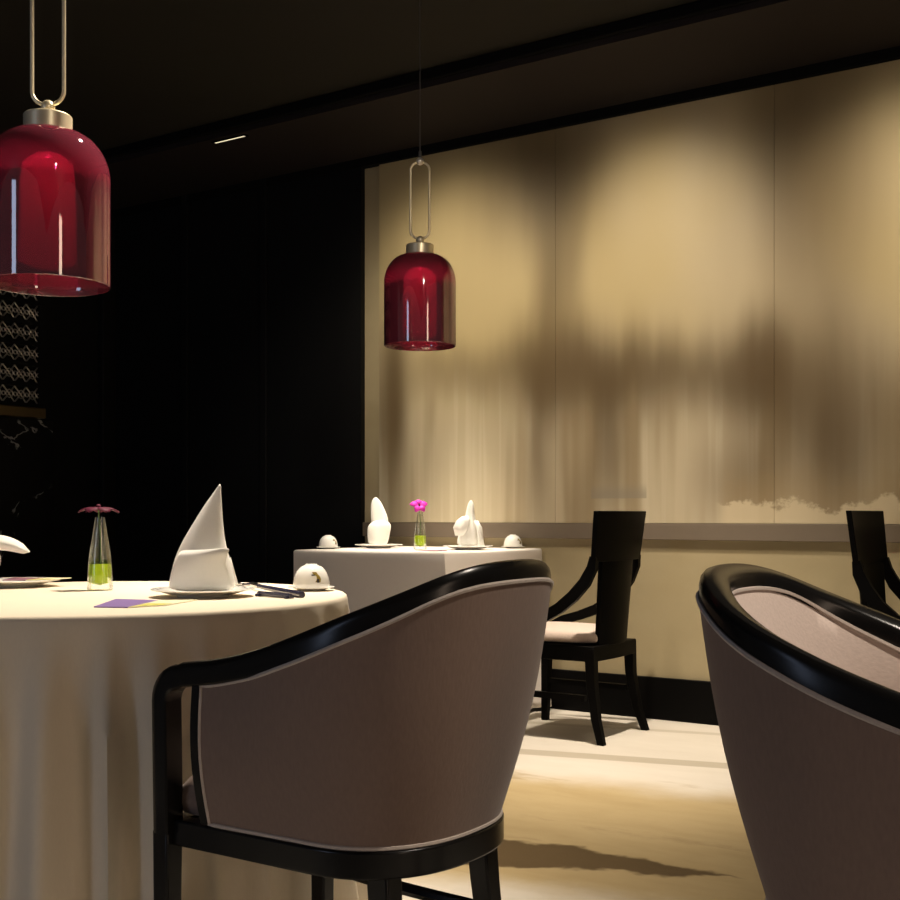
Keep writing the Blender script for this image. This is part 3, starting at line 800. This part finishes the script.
# round table
pA = put(make_plate('white plate under the tall pointed napkin on the round table'), -.569, 2.764, ZT)
pB = dup(pA, (-1.145, 3.15, ZT), .4, 'white plate with a card on it at the far left of the round table')
put(make_sail('tall white napkin folded to a sharp point on the round table'), -.569, 2.764, ZT+.0105)
put(make_swan('white napkin with drooping rounded fold cut by the left picture edge'), -1.237, 3.16, ZT+.0105)
vA = put(make_vase('clear bud vase with lime green base on the round table'), -.875, 3.0, ZT)
put(make_bloom('dark wine red bloom in the vase on the round table', M['petal_dark'], True), -.875, 3.0, ZT+.032, .2)
sA = put(make_saucer('white saucer near the right rim of the round table'), -.345, 2.985, ZT)
cA = put(make_cup('upturned white teacup with olive motif on the round table'), -.345, 2.985, ZT+.0086, math.radians(-62))
def make_card(label, c1, c2, c3, z):
    """flat printed menu card, a coloured field and a pale pointed end"""
    r = thing('menu_card', label, 'card', group='folded menu cards')
    def poly(pts, mat, name, z0, z1):
        n = len(pts); b = MB(); b.add([Vector((x, y, z0)) for x, y in pts]+[Vector((x, y, z1)) for x, y in pts], [tuple(reversed(range(n))), tuple(range(n, 2*n))]+[(i, (i+1) % n, n+(i+1) % n, n+i) for i in range(n)])
        b.build(name, mat, r, smooth=False)
    poly([(-.092, .115), (.012, .075), (-.002, -.125), (-.075, -.110)], c1, 'coloured_panel', 0, .0022)
    poly([(.0125, .075), (.092, .095), (.062, -.062), (-.0015, -.125)], c2, 'pale_panel', 0, .0020)
    poly([(.012, -.022), (.066, -.036), (.056, -.062), (.0, -.119)], c3, 'yellow_corner', .00205, .0027)
    return r
cd = put(make_card('purple and cream menu card near the front of the round table', M['purple'], M['card'], M['yellow'], 0), -.648, 2.545, ZT)
put(make_card('mauve and cream card lying on the far left plate', M['mauve'], M['card'], M['yellow'], 0), -1.085, 3.14, ZT+.0195); bpy.data.objects['menu_card.001'].scale = (.85, .55, 1)
# spoon and chopstick on the round table
sp = thing('spoon', 'long dark handled spoon lying between the napkin and the teacup', 'spoon', (-.545, 3.11, ZT))
d = Vector((-.335+.545, 2.72-3.11, 0)); L = d.length; sp.rotation_euler = (0, 0, math.atan2(d.y, d.x))
b = MB(); rows = []
for i in range(9):
    a = i/8; rows.append([Vector((-.022+.052*a, .017*math.sin(PI*(.04+.92*a))*(j/4-1), .003+.006*((j/4-1)**2)+.004*(2*a-1)**2)) for j in range(9)])
solid(b.grid(rows).build('spoon_bowl', M['steel'], sp, angle=80), .0015)
MB().tube([(.026, 0, .009), (.09, 0, .013), (.2, 0, .010), (L, 0, .007)], lambda q: .003+.0045*q, 10).build('handle', M['inkblue'], sp)
MB().tube([(.10, 0, .0130), (.15, 0, .0118)], .0062, 10).build('handle_band', M['steel'], sp)
kn = thing('knife_rest', 'short dark rest on the cloth in front of the spoon', 'rest', (-.4425, 2.775, ZT))
d = Vector((-.357+.4425, 2.69-2.775, 0)); kn.rotation_euler = (0, 0, math.atan2(d.y, d.x))
MB().tube([(0, 0, .006), (.03, 0, .0065), (d.length, 0, .006)], .0058, 8).build('bar', M['inkblue'], kn)
for x in (.006, d.length-.006): MB().tube([(x, -.012, .0035), (x, .012, .0035)], .0035, 8).build('foot', M['inkblue'], kn)

# square table
pC = dup(pA, (-.351, 5.90, ZS), .9, 'white plate under the rounded napkin on the square table')
pD = dup(pA, (.0845, 5.63, ZS), 2.0, 'white plate under the wide spread napkin on the square table')
put(make_bishop('upright white napkin with rounded top at left of the square table'), -.349, 5.90, ZS+.0100)
put(make_fan('spread white napkin with side folds at right of the square table'), .0845, 5.63, ZS+.0125)
vB = dup(vA, (-.142, 5.70, ZS), 0, 'slim bud vase with yellow green base on the square table')
put(make_bloom('bright magenta orchid bloom in the vase on the square table', M['petal'], False), -.142, 5.70, ZS+.032, .25)
sB = dup(sA, (-.584, 5.755, ZS), 0, 'white saucer at the left corner of the square table')
cB = dup(cA, (-.584, 5.755, ZS+.0086), math.radians(-30), 'upturned white teacup at the left corner of the square table')
sC = dup(sA, (.308, 5.874, ZS), 0, 'white saucer at the right end of the square table')
cC = dup(cA, (.308, 5.874, ZS+.0086), math.radians(-40), 'upturned white teacup at the right end of the square table')
cd2 = put(make_card('dark mauve card between vase and right napkin on the square table', M['mauve'], M['mauve'], M['mauve'], 0), -.07, 5.49, ZS, .4); bpy.data.objects['menu_card.002'].scale = (.7, .7, 1)

# ------------------------------------------------------------------ light
def look(o, tgt): o.rotation_euler = (Vector(tgt)-o.location).to_track_quat('-Z', 'Y').to_euler()
def spot(name, loc, tgt, power, deg, blend=1, col=(1, .80, .55), r=.04):
    l = bpy.data.lights.new(name, 'SPOT'); l.energy = power; l.spot_size = math.radians(deg); l.spot_blend = blend; l.color = col; l.shadow_soft_size = r
    o = bpy.data.objects.new(name, l); C.objects.link(o); o.location = loc; look(o, tgt); return o
WW = (1, .86, .66)
for t in (1.33, .28, -.80, -1.87):
    spot('wall_washer', room(t, 1.35, 2.90), room(t, 0, 2.0), 98, 56, 1, WW, .1)
    spot('wall_washer', room(t, 1.30, 2.90), room(t, 0, 1.45), 66, 92, 1, WW, .1)
spot('overhead_spot', (-.30, 3.25, 2.9), (-.83, 2.72, .75), 380, 60, 1, (1, .88, .72))
spot('overhead_spot', tuple(room(1.25, .62, 2.84)), (SC.x, SC.y, .77), 420, 36, 1, (1, .88, .72))
spot('overhead_spot', (1.35, 1.5, 2.9), (.75, 1.5, .6), 260, 56, 1, (1, .88, .74))  # added to brighten the inside of the right armchair
spot('floor_spot', tuple(room(.0, 1.0, 2.90)), room(.0, .70, 0), 430, 58, 1, (1, .87, .72))
spot('floor_spot', tuple(room(.25, 2.2, 2.90)), room(.2, 2.2, 0), 300, 58, 1, (1, .87, .72))
for p, e in (((-.908, 2.71, 1.80), 32), ((-.1137, 4.55, 1.90), 140)):
    spot('pendant_fill_spot', (1.0, -.3, 2.88), p, e, 13, .8, (1, .9, .78), .05)  # added narrow beams that brighten the pendant caps and glass
def area(name, loc, tgt, sx, sy, power, col):
    l = bpy.data.lights.new(name, 'AREA'); l.shape = 'RECTANGLE'; l.size = sx; l.size_y = sy; l.energy = power; l.color = col
    o = bpy.data.objects.new(name, l); C.objects.link(o); o.location = loc; look(o, tgt); return o
area('cool_strip_fill', (-4.2, -.8, 1.5), (-.4, 2.4, 1.5), .7, 2.8, 19, (.6, .72, 1))  # added unseen cool strip: tints the cloth, reflects upright in the pendant glass
area('warm_strip_fill', (2.8, -1.6, 1.5), (.3, 2.5, 1.5), .5, 2.8, 24, (1, .74, .55))  # added unseen warm strip for fill and tall reflections in the pendants
for p in ((-.908, 2.71, 1.459+.300), (-.1137, 4.55, LIP+.300)):
    l = bpy.data.lights.new('pendant_glow', 'POINT'); l.energy = 1.7; l.color = (1, .7, .5); l.shadow_soft_size = .005
    o = bpy.data.objects.new('pendant_glow', l); C.objects.link(o); o.location = p
w = bpy.data.worlds.new('world'); bpy.context.scene.world = w; w.use_nodes = True
w.node_tree.nodes['Background'].inputs[0].default_value = (.85, .8, .78, 1); w.node_tree.nodes['Background'].inputs[1].default_value = .05

# ------------------------------------------------------------------ camera
cam = bpy.data.cameras.new('camera'); co = bpy.data.objects.new('camera', cam); C.objects.link(co)
co.location = (0, 0, .94); co.rotation_euler = (PI/2, 0, 0); cam.sensor_width = 36; cam.lens = 48; cam.shift_y = 65/900
sc = bpy.context.scene; sc.camera = co
sc.view_settings.view_transform = 'Standard'; sc.view_settings.look = 'None'; sc.view_settings.gamma = 1; sc.view_settings.exposure = 0
